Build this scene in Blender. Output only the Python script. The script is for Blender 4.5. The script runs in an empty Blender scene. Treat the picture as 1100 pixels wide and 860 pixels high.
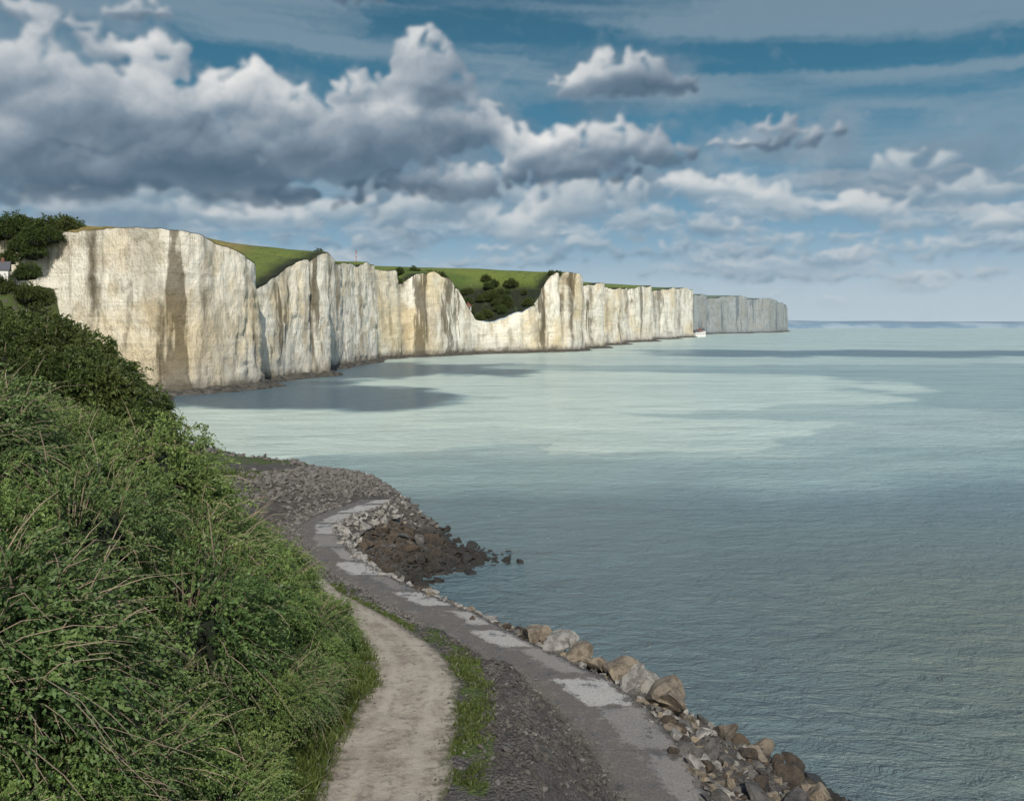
import bpy, math, random, bmesh
import numpy as np
from mathutils import Vector, Euler, noise as mnoise
random.seed(7); rng=np.random.default_rng(7)
scene=bpy.context.scene
COL=scene.collection

# ---------------------------------------------------------------- noise
def _h(ix,iy,seed):
    n=(ix.astype(np.int64)*374761393+iy.astype(np.int64)*668265263+seed*974634777)&0x7fffffff
    n=((n^(n>>13))*1274126177)&0x7fffffff
    n=n^(n>>16)
    return (n&0xffff)/65535.0
def vn(x,y,seed=0):
    x=np.asarray(x,float)+0*np.asarray(y,float); y=np.asarray(y,float)+0*x
    ix=np.floor(x);iy=np.floor(y);fx=x-ix;fy=y-iy
    fx=fx*fx*(3-2*fx);fy=fy*fy*(3-2*fy)
    a=_h(ix,iy,seed);b=_h(ix+1,iy,seed);c=_h(ix,iy+1,seed);d=_h(ix+1,iy+1,seed)
    return (a+(b-a)*fx)*(1-fy)+(c+(d-c)*fx)*fy
def fbm(x,y,o=4,seed=0):
    s=0;a=0.5;t=0
    for i in range(o):
        s=s+a*vn(np.asarray(x)*2**i+i*13.7,np.asarray(y)*2**i+i*7.3,seed+i*17);t+=a;a*=.5
    return s/t
def sm(x,a,b):
    t=np.clip((x-a)/(b-a),0,1);return t*t*(3-2*t)
def blur(a,sg):
    r=int(sg*2.5)+1;k=np.exp(-.5*(np.arange(-r,r+1)/sg)**2);k/=k.sum()
    p=np.pad(a,((r,r),(0,0)),'edge');a=sum(k[i]*p[i:i+a.shape[0]] for i in range(2*r+1))
    p=np.pad(a,((0,0),(r,r)),'edge');return sum(k[i]*p[:,i:i+a.shape[1]] for i in range(2*r+1))

# ---------------------------------------------------------------- mesh helpers
def mesh_np(name,verts,faces,smooth=False):
    verts=np.asarray(verts,np.float32);faces=np.asarray(faces,np.int32)
    me=bpy.data.meshes.new(name)
    n=faces.shape[1]
    me.vertices.add(len(verts));me.vertices.foreach_set('co',verts.ravel())
    me.loops.add(faces.size);me.loops.foreach_set('vertex_index',faces.ravel())
    me.polygons.add(len(faces))
    me.polygons.foreach_set('loop_start',np.arange(0,faces.size,n,dtype=np.int32))
    me.polygons.foreach_set('loop_total',np.full(len(faces),n,np.int32))
    me.polygons.foreach_set('use_smooth',np.full(len(faces),smooth,bool))
    me.update(calc_edges=True)
    return me
def attr(me,name,vals):
    a=me.attributes.new(name,'FLOAT','POINT');a.data.foreach_set('value',np.asarray(vals,np.float32).ravel())
def grid_faces(r,c):
    i=np.arange(r-1)[:,None]*c+np.arange(c-1)[None,:]
    i=i.ravel();return np.stack([i,i+1,i+c+1,i+c],1)
def add(name,me,mat=None,**props):
    ob=bpy.data.objects.new(name,me);COL.objects.link(ob)
    if mat is not None and me is not None and len(me.materials)==0: me.materials.append(mat)
    for k,v in props.items(): ob[k]=v
    return ob

# ---------------------------------------------------------------- materials
class NT:
    def __init__(s,nt): s.nt=nt;s.n=nt.nodes;s.l=nt.links
    def node(s,t,**kw):
        n=s.n.new(t)
        for k,v in kw.items(): setattr(n,k,v)
        return n
    def put(s,sock,v):
        if v is None: return
        if isinstance(v,bpy.types.NodeSocket): s.l.new(v,sock)
        else:
            if isinstance(v,(tuple,list)) and len(v)==3 and sock.type=='RGBA': v=(*v,1)
            sock.default_value=v
    def math(s,op,a,b=None,c=None,clamp=False):
        n=s.node('ShaderNodeMath',operation=op);n.use_clamp=clamp
        s.put(n.inputs[0],a);s.put(n.inputs[1],b);s.put(n.inputs[2],c);return n.outputs[0]
    def vmath(s,op,a,b=None,out=0):
        n=s.node('ShaderNodeVectorMath',operation=op);s.put(n.inputs[0],a);s.put(n.inputs[1],b);return n.outputs[out]
    def noise(s,vec,scale,detail=4,rough=.55,dist=0,out=0):
        n=s.node('ShaderNodeTexNoise');s.put(n.inputs['Vector'],vec);n.inputs['Scale'].default_value=scale
        n.inputs['Detail'].default_value=detail;n.inputs['Roughness'].default_value=rough;n.inputs['Distortion'].default_value=dist
        return n.outputs[out]
    def scale(s,vec,sc): return s.vmath('MULTIPLY',vec,sc)
    def rng(s,v,a,b,c=0,d=1,smooth=True):
        n=s.node('ShaderNodeMapRange');n.interpolation_type='SMOOTHSTEP' if smooth else 'LINEAR'
        s.put(n.inputs[0],v)
        for i,x in enumerate((a,b,c,d)): s.put(n.inputs[i+1],x)
        return n.outputs[0]
    def mix(s,f,a,b,mode='MIX'):
        n=s.node('ShaderNodeMix',data_type='RGBA',blend_type=mode);s.put(n.inputs[0],f);s.put(n.inputs[6],a);s.put(n.inputs[7],b);return n.outputs[2]
    def attr(s,name,out='Fac'):
        n=s.node('ShaderNodeAttribute');n.attribute_name=name;return n.outputs[out]
    def bump(s,h,strength,dist):
        n=s.node('ShaderNodeBump');s.put(n.inputs['Height'],h);n.inputs['Strength'].default_value=strength;n.inputs['Distance'].default_value=dist;return n.outputs[0]
def newmat(name):
    m=bpy.data.materials.new(name);m.use_nodes=True;t=NT(m.node_tree)
    b=t.n['Principled BSDF'];return m,t,b
def pos(t): return t.node('ShaderNodeNewGeometry').outputs['Position']
def sep(t,v,i):
    n=t.node('ShaderNodeSeparateXYZ');t.put(n.inputs[0],v);return n.outputs[i]

def chalk_mat():
    m,t,b=newmat('chalk');p=pos(t)
    st=t.noise(t.scale(p,(.12,.12,.018)),1,5,.6)
    st2=t.noise(t.scale(p,(.5,.5,.05)),1,5,.62)
    big=t.noise(t.scale(p,(.025,.025,.022)),1,4,.6)
    patch=t.noise(t.scale(p,(.12,.12,.08)),1,7,.68)
    hz=t.noise(t.scale(p,(.03,.03,.5)),1,3,.65)
    z=sep(t,p,2);y=sep(t,p,1)
    c=t.mix(t.rng(patch,.34,.54),(.62,.555,.41),(.96,.92,.78))
    c=t.mix(t.rng(big,.45,.62,0,.62),c,(.78,.61,.32))
    c=t.mix(t.rng(st,.51,.65,0,.52),c,(.38,.335,.25))
    c=t.mix(t.math('MULTIPLY',t.rng(st2,.53,.70,0,.6),t.rng(y,900,400)),c,(.30,.26,.19))
    c=t.mix(t.rng(hz,.55,.66,0,.18),c,(.32,.29,.24))
    dk=t.noise(t.scale(t.vmath('ADD',p,(31,7,0)),(.05,.05,.006)),1,5,.66)
    c=t.mix(t.rng(dk,.57,.615,0,.8),c,(.11,.085,.04))
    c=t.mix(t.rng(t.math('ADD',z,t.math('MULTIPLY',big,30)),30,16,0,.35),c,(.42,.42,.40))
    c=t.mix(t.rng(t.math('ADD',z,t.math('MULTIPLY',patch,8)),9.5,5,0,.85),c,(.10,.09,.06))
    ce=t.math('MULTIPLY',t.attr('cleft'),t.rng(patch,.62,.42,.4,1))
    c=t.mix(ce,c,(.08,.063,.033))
    c=t.mix(t.rng(y,600,1300,0,.25),c,(.38,.43,.46))  # distance haze mixed into the chalk colour
    c=t.mix(t.rng(y,1290,1420,0,.66),c,(.10,.155,.205))  # far headland: haze and cloud shade painted as a darker blue-grey
    t.put(b.inputs['Base Color'],c);b.inputs['Roughness'].default_value=.95
    f=t.noise(t.scale(p,(.8,.8,.3)),1,7,.74)
    t.put(b.inputs['Normal'],t.bump(t.math('ADD',t.math('ADD',f,patch),t.math('MULTIPLY',hz,.3)),.9,1.9))
    return m
CHALK=chalk_mat()

def field_mat():
    m,t,b=newmat('pasture');p=pos(t)
    n=t.noise(p,.018,3,.5);n2=t.noise(p,.25,5,.65);y=sep(t,p,1);x=sep(t,p,0)
    c=t.mix(t.rng(n,.40,.55),(.085,.14,.022),(.15,.20,.04))
    near=t.math('MULTIPLY',t.rng(x,-105,-125),t.rng(y,420,360))
    c=t.mix(t.math('MULTIPLY',near,t.rng(n2,.3,.5,.5,1)),c,(.32,.25,.09))
    c=t.mix(t.rng(n2,.52,.72,0,.6),c,(.045,.065,.018))
    sc=t.attr('scrub');c=t.mix(t.math('MULTIPLY',sc,t.rng(n2,.25,.5,.6,1)),c,(.016,.024,.010))
    c=t.mix(t.rng(y,700,2200,0,.55),c,(.20,.27,.32))  # bluish distance haze mixed into the pasture colour
    t.put(b.inputs['Base Color'],c);b.inputs['Roughness'].default_value=1
    t.put(b.inputs['Normal'],t.bump(t.noise(p,.5,5,.7),1,2.5))
    return m
FIELD=field_mat()

def ground_mat():
    m,t,b=newmat('shore_ground');p=pos(t)
    n=t.noise(p,.6,5,.6);f=t.noise(p,6,6,.7)
    v=t.node('ShaderNodeTexVoronoi');t.put(v.inputs['Vector'],p);v.inputs['Scale'].default_value=9
    vc=v.outputs['Color'];vd=v.outputs['Distance']
    g=t.mix(t.rng(f,.3,.7),(.045,.041,.037),(.125,.115,.103))
    g=t.mix(.4,g,t.mix(sep(t,vc,0),(.033,.03,.027),(.17,.158,.14)))
    g=t.mix(t.rng(n,.48,.66,0,.6),g,(.042,.035,.028))
    gr=t.mix(t.rng(f,.35,.65),(.035,.06,.012),(.10,.135,.03))
    so=t.mix(t.rng(n,.4,.6),(.035,.03,.018),(.06,.055,.03))
    c=t.mix(t.attr('soil'),g,so)
    gm=t.math('ADD',t.attr('grass'),t.math('MULTIPLY',t.math('SUBTRACT',n,.5),3.0))
    c=t.mix(t.math('MULTIPLY',t.rng(gm,.4,.7),t.rng(t.attr('grass'),.02,.25)),c,gr)
    z=sep(t,p,2);c=t.mix(t.rng(z,1.4,.3,0,.75),c,(.03,.03,.026))
    t.put(b.inputs['Base Color'],c);b.inputs['Roughness'].default_value=.9
    h=t.math('ADD',f,t.math('MULTIPLY',vd,-1.2))
    t.put(b.inputs['Normal'],t.bump(h,.9,.12))
    return m
GROUND=ground_mat()

def path_mat():
    m,t,b=newmat('chalky_gravel_track');p=pos(t)
    uv=t.node('ShaderNodeUVMap').outputs[0];ac=sep(t,uv,0)
    n=t.noise(p,.7,5,.6);f=t.noise(p,14,6,.75);g=t.noise(p,3,4,.6)
    c=t.mix(t.rng(n,.35,.65),(.26,.22,.17),(.42,.375,.30))
    c=t.mix(t.rng(f,.45,.7,0,.7),c,(.52,.485,.41))
    c=t.mix(t.rng(g,.50,.64,0,.6),c,(.16,.14,.11))
    tr=t.math('ABSOLUTE',t.math('SUBTRACT',t.math('ABSOLUTE',t.math('SUBTRACT',ac,.5)),.22))
    c=t.mix(t.rng(tr,.10,.0,0,.45),c,(.50,.455,.37))
    ed=t.math('ADD',t.math('ABSOLUTE',t.math('SUBTRACT',ac,.5)),t.math('MULTIPLY',t.math('SUBTRACT',g,.5),.5))
    c=t.mix(t.rng(ed,.36,.52),c,(.13,.125,.075))
    t.put(b.inputs['Base Color'],c);b.inputs['Roughness'].default_value=.95
    t.put(b.inputs['Normal'],t.bump(t.math('ADD',f,g),.9,.07))
    return m
PATH=path_mat()

def prom_mat():
    m,t,b=newmat('weathered_concrete');p=pos(t)
    uv=t.node('ShaderNodeUVMap').outputs[0];ac=sep(t,uv,0);al=sep(t,uv,1)
    n=t.noise(p,.9,5,.65);f=t.noise(p,9,6,.7);q=t.noise(p,1.8,6,.72)
    LN=4.4
    fl=t.math('FLOOR',t.math('DIVIDE',al,LN))
    w=t.node('ShaderNodeTexWhiteNoise');w.noise_dimensions='1D';t.put(w.inputs['W'],t.math('ADD',fl,3.0))
    w2=t.node('ShaderNodeTexWhiteNoise');w2.noise_dimensions='1D';t.put(w2.inputs['W'],t.math('ADD',fl,57.3))
    th=t.math('MULTIPLY_ADD',w.outputs['Value'],.36,.30)
    on=t.rng(w2.outputs['Value'],.05,.35,.3,1)
    fr=t.math('FRACT',t.math('DIVIDE',al,LN))
    e1=t.math('MINIMUM',t.math('SUBTRACT',ac,th),t.math('SUBTRACT',.975,ac))
    e2=t.math('MINIMUM',fr,t.math('SUBTRACT',t.math('MULTIPLY_ADD',w2.outputs['Value'],-.3,1),fr))
    e=t.math('ADD',t.math('MINIMUM',e1,e2),t.math('MULTIPLY',t.math('SUBTRACT',q,.53),.5))
    light=t.math('MULTIPLY',t.rng(e,-.03,.05),on)
    dark=t.mix(t.rng(f,.35,.65),(.085,.078,.07),(.15,.137,.12))
    dark=t.mix(t.rng(q,.50,.64,0,.65),dark,(.21,.19,.165))
    lt=t.mix(t.rng(f,.35,.7),(.28,.275,.255),(.46,.45,.425))
    lt=t.mix(t.rng(w.outputs['Value'],.2,.9,0,.35),lt,(.23,.22,.20))
    lt=t.mix(t.rng(q,.54,.66,0,.5),lt,(.21,.195,.17))
    c=t.mix(light,dark,lt)
    c=t.mix(t.rng(n,.57,.66,0,.7),c,(.045,.04,.036))
    jn=t.rng(t.math('ABSOLUTE',t.math('SUBTRACT',fr,.5)),.490,.497,0,.4);c=t.mix(jn,c,(.04,.037,.03))
    t.put(b.inputs['Base Color'],c)
    t.put(b.inputs['Roughness'],t.rng(n,.5,.62,.9,.25))
    t.put(b.inputs['Normal'],t.bump(t.math('ADD',t.math('ADD',f,q),light),.6,.04))
    return m
PROM=prom_mat()

def rock_mat(name,a,bc,dark):
    m,t,b=newmat(name);p=pos(t)
    o=t.node('ShaderNodeObjectInfo').outputs['Random']
    n=t.noise(p,2.2,6,.65);f=t.noise(p,11,5,.7);k=t.noise(p,.9,2,.5)
    c=t.mix(t.math('ADD',t.math('MULTIPLY',o,.5),t.rng(k,.35,.65,0,.5)),a,bc)
    c=t.mix(t.rng(n,.42,.62,0,.8),c,dark)
    c=t.mix(t.rng(f,.55,.75,0,.4),c,tuple(min(.6,x*1.6) for x in a))
    z=sep(t,p,2);c=t.mix(t.rng(t.math('ADD',z,t.math('MULTIPLY',n,1.2)),2.3,1.0,0,.85),c,(.025,.023,.018))
    t.put(b.inputs['Base Color'],c);t.put(b.inputs['Roughness'],t.rng(z,.4,1.4,.5,.9))
    t.put(b.inputs['Normal'],t.bump(t.math('ADD',f,n),1,.16))
    return m
ROCK_TAN=rock_mat('tan_sandstone',(.36,.295,.205),(.24,.205,.16),(.11,.09,.065))
ROCK_BROWN=rock_mat('brown_algae_stone',(.115,.085,.055),(.075,.06,.045),(.03,.025,.019))
ROCK_PALE=rock_mat('pale_limestone',(.45,.43,.385),(.29,.275,.25),(.15,.14,.12))
ROCK_GREY=rock_mat('grey_granite_block',(.18,.17,.155),(.11,.105,.095),(.05,.046,.04))

def leaf_mat(name,a,bc,dry,tr_=.28):
    m,t,b=newmat(name)
    tint=t.attr('tint');o=t.node('ShaderNodeObjectInfo').outputs['Random']
    p=pos(t);big=t.noise(p,.5,2,.5)
    c=t.mix(tint,a,bc)
    c=t.mix(t.rng(big,.42,.64,0,.5),c,tuple(x*.5 for x in a))
    c=t.mix(t.math('MULTIPLY',o,.3),c,dry)
    t.put(b.inputs['Base Color'],c);b.inputs['Roughness'].default_value=.5
    b.inputs['Specular IOR Level'].default_value=.3
    tr=t.node('ShaderNodeBsdfTranslucent');t.put(tr.inputs[0],t.mix(.5,c,(.12,.20,.03)))
    ms=t.node('ShaderNodeMixShader');ms.inputs[0].default_value=tr_
    t.l.new(b.outputs[0],ms.inputs[1]);t.l.new(tr.outputs[0],ms.inputs[2])
    t.l.new(ms.outputs[0],t.n['Material Output'].inputs[0])
    return m
LEAF_A=leaf_mat('light_green_leaves',(.08,.16,.045),(.27,.38,.11),(.24,.27,.09))
LEAF_C=leaf_mat('mid_green_leaves',(.065,.135,.045),(.20,.29,.09),(.17,.19,.08))
LEAF_B=leaf_mat('dark_green_leaves',(.03,.058,.016),(.13,.18,.045),(.12,.11,.035),.2)
def plain(name,c,r=.8,n=.25,sc=8):
    m,t,b=newmat(name);f=t.noise(pos(t),sc,4,.6)
    t.put(b.inputs['Base Color'],t.mix(t.rng(f,.3,.7),tuple(x*(1-n) for x in c),c));b.inputs['Roughness'].default_value=r
    return m
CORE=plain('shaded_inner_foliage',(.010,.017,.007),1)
TWIG=plain('dry_brown_twig',(.33,.26,.18),.9)
GRASS=leaf_mat('grass_blades',(.045,.085,.015),(.11,.16,.035),(.16,.15,.06))
GRAVEL=rock_mat('shade_darkened_bank_rubble',(.15,.138,.122),(.09,.082,.07),(.05,.045,.038))  # dark bank stones, colour deepened to carry the slope's shade
GRAVEL2=rock_mat('grey_rubble',(.24,.225,.205),(.145,.135,.12),(.08,.074,.065))

# ---------------------------------------------------------------- coast survey (metres; sea level z=0)
def A(*pts): a=np.array(pts,float);return lambda y,c=1:np.interp(y,a[:,0],a[:,c])
toe=A((-40,26),(0,22),(35,17.6),(39.2,16.2),(42,14.2),(44.4,12),(47,10),(50.6,7.6),(53,5.0),(57,2.0),(63,-2.4),(67,-5.0),(70.5,-6.2),(73.6,-5),(76,-1.6),(79,1.0),(81,.8),(84,-3),(92,-8),(101,-13.3),(105.6,-17),(116,-25),(119,-32),(140,-53),(200,-80),(246,-97),(258,-101),(264,-125),(300,-160))
prom=A((-40,10,14),(20,7.0,11),(29.6,5.0,9),(33,4.1,7.8),(37.4,3.2,7.4),(41,2.0,6.4),(44.8,.1,4.6),(49.3,-3.4,1.2),(53.2,-6.2,-1.6),(57.7,-9.6,-5.3),(61.9,-13,-9),(66.8,-15.6,-12),(72.5,-18,-14.6),(77.5,-19.4,-16),(81.2,-19,-15.4),(85.2,-17.4,-13.6),(88.4,-16,-12.4),(92,-20,-12.5),(98,-27,-15.5),(105,-33,-21),(116,-40,-30),(119,-45,-37),(140,-66,-58),(200,-96,-86),(246,-115,-104),(300,-190,-170))
path=A((-40,-6.5,-1.8,7.6),(20,-6.5,-1.8,7.4),(26.8,-6.3,-2.05,7),(30.7,-6.5,-2.1,6.8),(36.5,-6,-2.2,6.5),(40.9,-6.9,-3.35,6.2),(45.8,-8.9,-5.9,5.8),(50,-11.1,-8.6,5.4),(54,-13.2,-10.9,5),(60,-16,-13.6,4.3),(66,-18.6,-16.4,3.8),(300,-200,-198,3.8))
foot=A((-40,-7.2),(35,-7.2),(39,-7.7),(44,-10),(50,-13.4),(54,-16.5),(58,-20),(65,-23.8),(72,-26.6),(80,-31),(90,-37),(100,-44),(119,-58),(140,-76),(200,-106),(246,-122),(300,-200))
cap=A((-40,23),(22,22),(30,19.6),(38,17.2),(48,16),(56,18),(64,20.5),(76,20.5),(84,17),(92,11),(110,8),(200,7),(260,7))
slp=A((-40,1.2),(26,1.18),(40,1.05),(52,1.0),(60,2.1),(80,2.1),(100,1),(300,1))

def row(y,X):
    T=float(toe(y));PL=float(prom(y,1));PR=float(prom(y,2));zp=float(path(y,3))
    L=float(path(y,1));R=float(path(y,2));F=float(foot(y))
    if y>62: R=min(R,PL-1.2);L=min(L,R-1)
    gw=2.8 if y<40 else (1.8 if y<45 else .5)
    B=min(R+gw,PL-1.0);L=min(L,R-.5);F=min(F,L-.3)
    if y>86: L=min(L,PL-6);F=min(F,L-1)
    zs=3.5
    xs=[F,L,R,B,B+(PL-B)*.72,PL,PR,PR+(T-PR)*.4,T,T+4,T+30]
    for i in range(1,len(xs)): xs[i]=max(xs[i],xs[i-1]+.05)
    spit=1.0 if 64<y<88 else 2.2
    z=np.interp(X,xs,[zp+.15,zp,zp,zp-.1,zs+.4,zs,zs,spit,-.5,-2.5,-5])
    H=float(cap(y))-zp;d=np.maximum(F-X,0)
    z=z+H*np.tanh(float(slp(y))*d/H)
    z=z+1.7*np.exp(-((X+23)/7)**2-((y-97)/6)**2)
    nose=20.2-1.15*np.maximum(0,np.hypot(X+1,y+2)-2.5);z=np.maximum(z,nose)
    z=z+sm(y,222,250)*sm(-X,137,143)*29
    return z,(F,L,R,B,PL,PR,T)

Xs=np.concatenate([np.arange(-300,-60,4),np.arange(-60,27,.4),np.array([30,36])])
Ys=np.concatenate([np.arange(-30,10,2),np.arange(10,110,.4),np.arange(110,300,2.5)])
Z=np.zeros((len(Ys),len(Xs)));G=np.zeros_like(Z);S=np.zeros_like(Z)
for i,y in enumerate(Ys):
    z,(F,L,R,B,PL,PR,T)=row(y,Xs);rough=np.ones_like(Xs)
    onp=((Xs>L-.4)&(Xs<R+.4))|((Xs>PL-.5)&(Xs<PR+.5))
    rough[onp]=.0
    nz=(fbm(Xs*1.3,y*1.3,4,3)-.5)*1.0+(fbm(Xs*.25,y*.25,3,5)-.5)*1.6*(Xs<F)
    Z[i]=z+nz*rough-.03
    gb=min(B,R+1.2)
    G[i]=.65*sm(Xs,R-.3,R+.1)*sm(-Xs,-gb-.6,-gb+.1)*(y<62)
    G[i]=np.maximum(G[i],.85*sm(-Xs,-L-.3,-L+.3))
    if y>84: G[i]=np.maximum(G[i],.9*np.exp(-((Xs+31)/6)**2-((y-100)/4)**2)*1.2)
    if y>110: G[i]=np.maximum(G[i],.8*(Z[i]>3.2))
    S[i]=sm(-Xs,-F,-F+1.6)*(y<110)
V=np.stack([np.broadcast_to(Xs,Z.shape),np.broadcast_to(Ys[:,None],Z.shape),Z],-1).reshape(-1,3)
me=mesh_np('ground',V,grid_faces(len(Ys),len(Xs)),True)
attr(me,'grass',np.clip(G,0,1));attr(me,'soil',S)
add('ground',me,GROUND,kind='structure',label='rubble shore and steep overgrown hillside above sea',category='ground')
def gz(x,y):
    xi=np.clip(np.searchsorted(Xs,x)-1,0,len(Xs)-2);yi=np.clip(np.searchsorted(Ys,y)-1,0,len(Ys)-2)
    fx=(x-Xs[xi])/(Xs[xi+1]-Xs[xi]);fy=(y-Ys[yi])/(Ys[yi+1]-Ys[yi])
    return (Z[yi,xi]*(1-fx)+Z[yi,xi+1]*fx)*(1-fy)+(Z[yi+1,xi]*(1-fx)+Z[yi+1,xi+1]*fx)*fy

def strip(name,ys,fl,fr,fz,mat,nc,thick,crown,**kw):
    vs=[];uv=[];al=0;prev=None
    for y in ys:
        l,r,z=fl(y),fr(y),fz(y);c=((l+r)/2,y)
        if prev: al+=math.dist(prev,c)
        prev=c
        j=float(fbm(y*.6,3.3,3,9)-.5)*.5*crown
        je=(float(fbm(y*1.7,8.3,3,19)-.5)*.6) if thick else 0
        for k in range(nc+1):
            u=k/nc;uu=u
            if k==1: uu=.004
            if k==nc-1: uu=.996
            x=(l+j+je)+(r+je*.6-l)*uu
            zz=z+.02+crown*(.05*math.sin(u*math.pi)+.10*float(fbm(x*.9,y*.9,3,4)-.5))+(.07*float(fbm(x*.7,y*.7,3,14)-.5) if thick else 0)
            if k in(0,nc): zz=z-thick if thick else z-.08
            vs.append((x,y,zz));uv.append((uu,al))
    me=mesh_np(name,vs,grid_faces(len(ys),nc+1),True)
    ul=me.uv_layers.new(name='UVMap');li=np.zeros(len(me.loops),np.int32);me.loops.foreach_get('vertex_index',li)
    ul.data.foreach_set('uv',np.array(uv,np.float32)[li].ravel())
    return add(name,me,mat,kind='structure',**kw)
strip('path',np.arange(2,66,.5),lambda y:float(path(y,1)),lambda y:float(path(y,2)),lambda y:float(path(y,3)),PATH,14,0,1,label='pale chalky gravel track curving along hillside foot',category='path')
strip('promenade',np.concatenate([np.arange(2,80,.6),np.arange(80,89,.35)]),lambda y:float(prom(y,1)),lambda y:float(prom(y,2)),lambda y:3.54,PROM,16,.5,0,label='worn concrete sea wall walkway with muddy patches',category='walkway')

# ---------------------------------------------------------------- sea
def sea():
    az=np.linspace(-1.25,1.25,640);r=np.concatenate([np.linspace(1,60,40)[:-1],np.geomspace(60,30000,620)])
    AZ,Rr=np.meshgrid(az,r);X=Rr*np.sin(AZ);Y=Rr*np.cos(AZ)-1
    wx=(fbm(X/35,Y/35,6,21)-.5);wy=(fbm(X/35,Y/35,6,33)-.5)
    sc=1+Y/400
    x=X+wx*34*sc;y=Y+wy*30*sc
    def el(cx,cy,rx,ry,a=.8,b=1.1,rot=0,x=x,y=y):
        c,s=math.cos(rot),math.sin(rot);dx=x-cx;dy=y-cy
        return 1-sm(np.hypot((dx*c+dy*s)/rx,(-dx*s+dy*c)/ry),a,b)
    m=.04+.13*sm(Y,55,100)+.36*sm(y-.04*x,100,122)  # near water kept dark: cloud shade painted in, chalk plume lighter beyond
    m=np.maximum(m,.66*el(0,190,170,75,.65,1.05))
    mid=178+.10*x
    half=46*np.clip(1-(x-10)/66,0,1)**.7;half=np.where(x<10,46+.4*(10-x),half)
    m=np.maximum(m,.90*(1-sm(np.abs(y-mid-18*(x<10))-half,-4,4)))
    m=np.maximum(m,.88*el(20,300,125,95,.84,1.04))
    m=np.maximum(m,.54*sm(y,230,290));m=np.maximum(m,.74*sm(y,400,450))
    dkb=sm(y,520,560)*(1-sm(y,650,690))*sm(x,90,150)  # cloud shadow band far out, painted into the water colour
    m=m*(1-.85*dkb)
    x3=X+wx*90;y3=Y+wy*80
    dk=np.maximum(el(-78,256,72,56,.74,1.06,-.50,x3,y3),el(-56,400,58,62,.70,1.06,-.1,x3,y3))  # shadow beside the cliffs, painted as dark lobes in the water colour
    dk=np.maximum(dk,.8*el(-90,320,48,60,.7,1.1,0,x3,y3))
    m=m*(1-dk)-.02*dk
    m=m*(.86+.34*(fbm(X/60,Y/14,4,8)-.1))
    g=.85*sm(X,0,40)*(1-sm(Y,50,115))+.15*(1-sm(Y,80,120))
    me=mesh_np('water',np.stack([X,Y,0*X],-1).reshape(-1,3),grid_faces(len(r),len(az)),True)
    attr(me,'plume_shade',m);attr(me,'green',g)
    mt,t,b=newmat('sea_water');p=pos(t)
    pl=t.attr('plume_shade')
    n1=t.noise(t.scale(p,(.05,.15,.1)),1,4,.6)
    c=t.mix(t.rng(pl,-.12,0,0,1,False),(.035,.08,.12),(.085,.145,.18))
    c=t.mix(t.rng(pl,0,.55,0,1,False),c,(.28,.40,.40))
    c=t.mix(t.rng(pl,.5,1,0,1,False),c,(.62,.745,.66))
    c=t.mix(t.math('MULTIPLY',t.attr('green'),.9),c,(.155,.185,.145))
    c=t.mix(t.rng(n1,.45,.7,0,.22),c,(.09,.13,.14))
    a=t.noise(t.scale(p,(.42,.72,.3)),1,5,.66,.5)
    q=t.noise(t.scale(p,(2.4,3.4,1)),1,3,.6,.3)
    l=t.noise(t.scale(p,(.06,.12,.1)),1,2,.5,.5)
    fo=t.math('MULTIPLY',t.rng(a,.65,.71),t.rng(q,.5,.62));c=t.mix(t.math('MULTIPLY',fo,.5),c,(.6,.63,.6))
    t.put(b.inputs['Base Color'],c);b.inputs['Roughness'].default_value=.25;b.inputs['IOR'].default_value=1.33
    h=t.math('ADD',t.math('MULTIPLY',a,1.0),t.math('ADD',t.math('MULTIPLY',q,.18),t.math('MULTIPLY',l,1.3)))
    t.put(b.inputs['Normal'],t.bump(h,1,1.15))
    add('water',me,mt,kind='structure',label='choppy grey green sea with milky chalk plumes and painted shadows',category='sea')
sea()

# ---------------------------------------------------------------- cliffs + plateau
C=np.array([(-300,300,45),(-200,283,48),(-165,273,50),(-140,269,50.5),(-122,265,51),(-109,262,50.8),(-101,263,50),(-96,268,48.5),(-91,279,45),(-87,292,41.5),(-92,300,36),(-93,308,33.5),
(-88,325,40),(-84,338,47),(-77,352,51),(-77,358,51),(-87,366.5,49),(-86,400,51),(-84,430,52),(-78,462,54),(-76,474,54),(-82,484,53),(-80,504,54),(-70,522,53),(-70,534,47),(-60,539,52),
(-52,548,54),(-43,560,52),(-37,573,46),(-31,583,33),(-25,593,24),(-16,600,20),(-7,605,25),(4,610,29),(14,617,31),(21,625,40),(26,630,54),(36,636,60),(50,650,59),(56,664,57),(46,684,52),
(54,704,52),(76,728,55),(80,738,55),(62,764,50),(72,796,52),(106,836,57),(110,850,56),(92,876,49),(108,915,56),(160,985,63),(164,1000,62),(140,1032,55),(166,1070,60),(216,1128,67),(218,1142,66),(196,1170,59),(222,1206,68),(268,1258,71),
(256,1300,62),(272,1400,66),(305,1500,70),(355,1560,71),(365,1600,66),(420,1660,73),(470,1700,73),(475,1750,67),(540,1800,72),(580,1860,70),(585,1900,64),(630,1980,66),(653,2017,56),(652,2060,45),(640,2150,40)])
P=[]
for a,b in zip(C[:-1],C[1:]):
    L=math.dist(a[:2],b[:2]);step=max(.8,a[1]/420);n=max(1,int(L/step))
    for i in range(n): P.append(a+(b-a)*i/n)
P=np.array(P)
ker=np.hanning(11);ker/=ker.sum()
for j in range(3):
    pad=np.concatenate([np.repeat(P[:1,j],5),P[:,j],np.repeat(P[-1:,j],5)]);P[:,j]=np.convolve(pad,ker,'valid')
d=np.gradient(P[:,:2],axis=0);d/=np.linalg.norm(d,axis=1)[:,None]+1e-9
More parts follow.
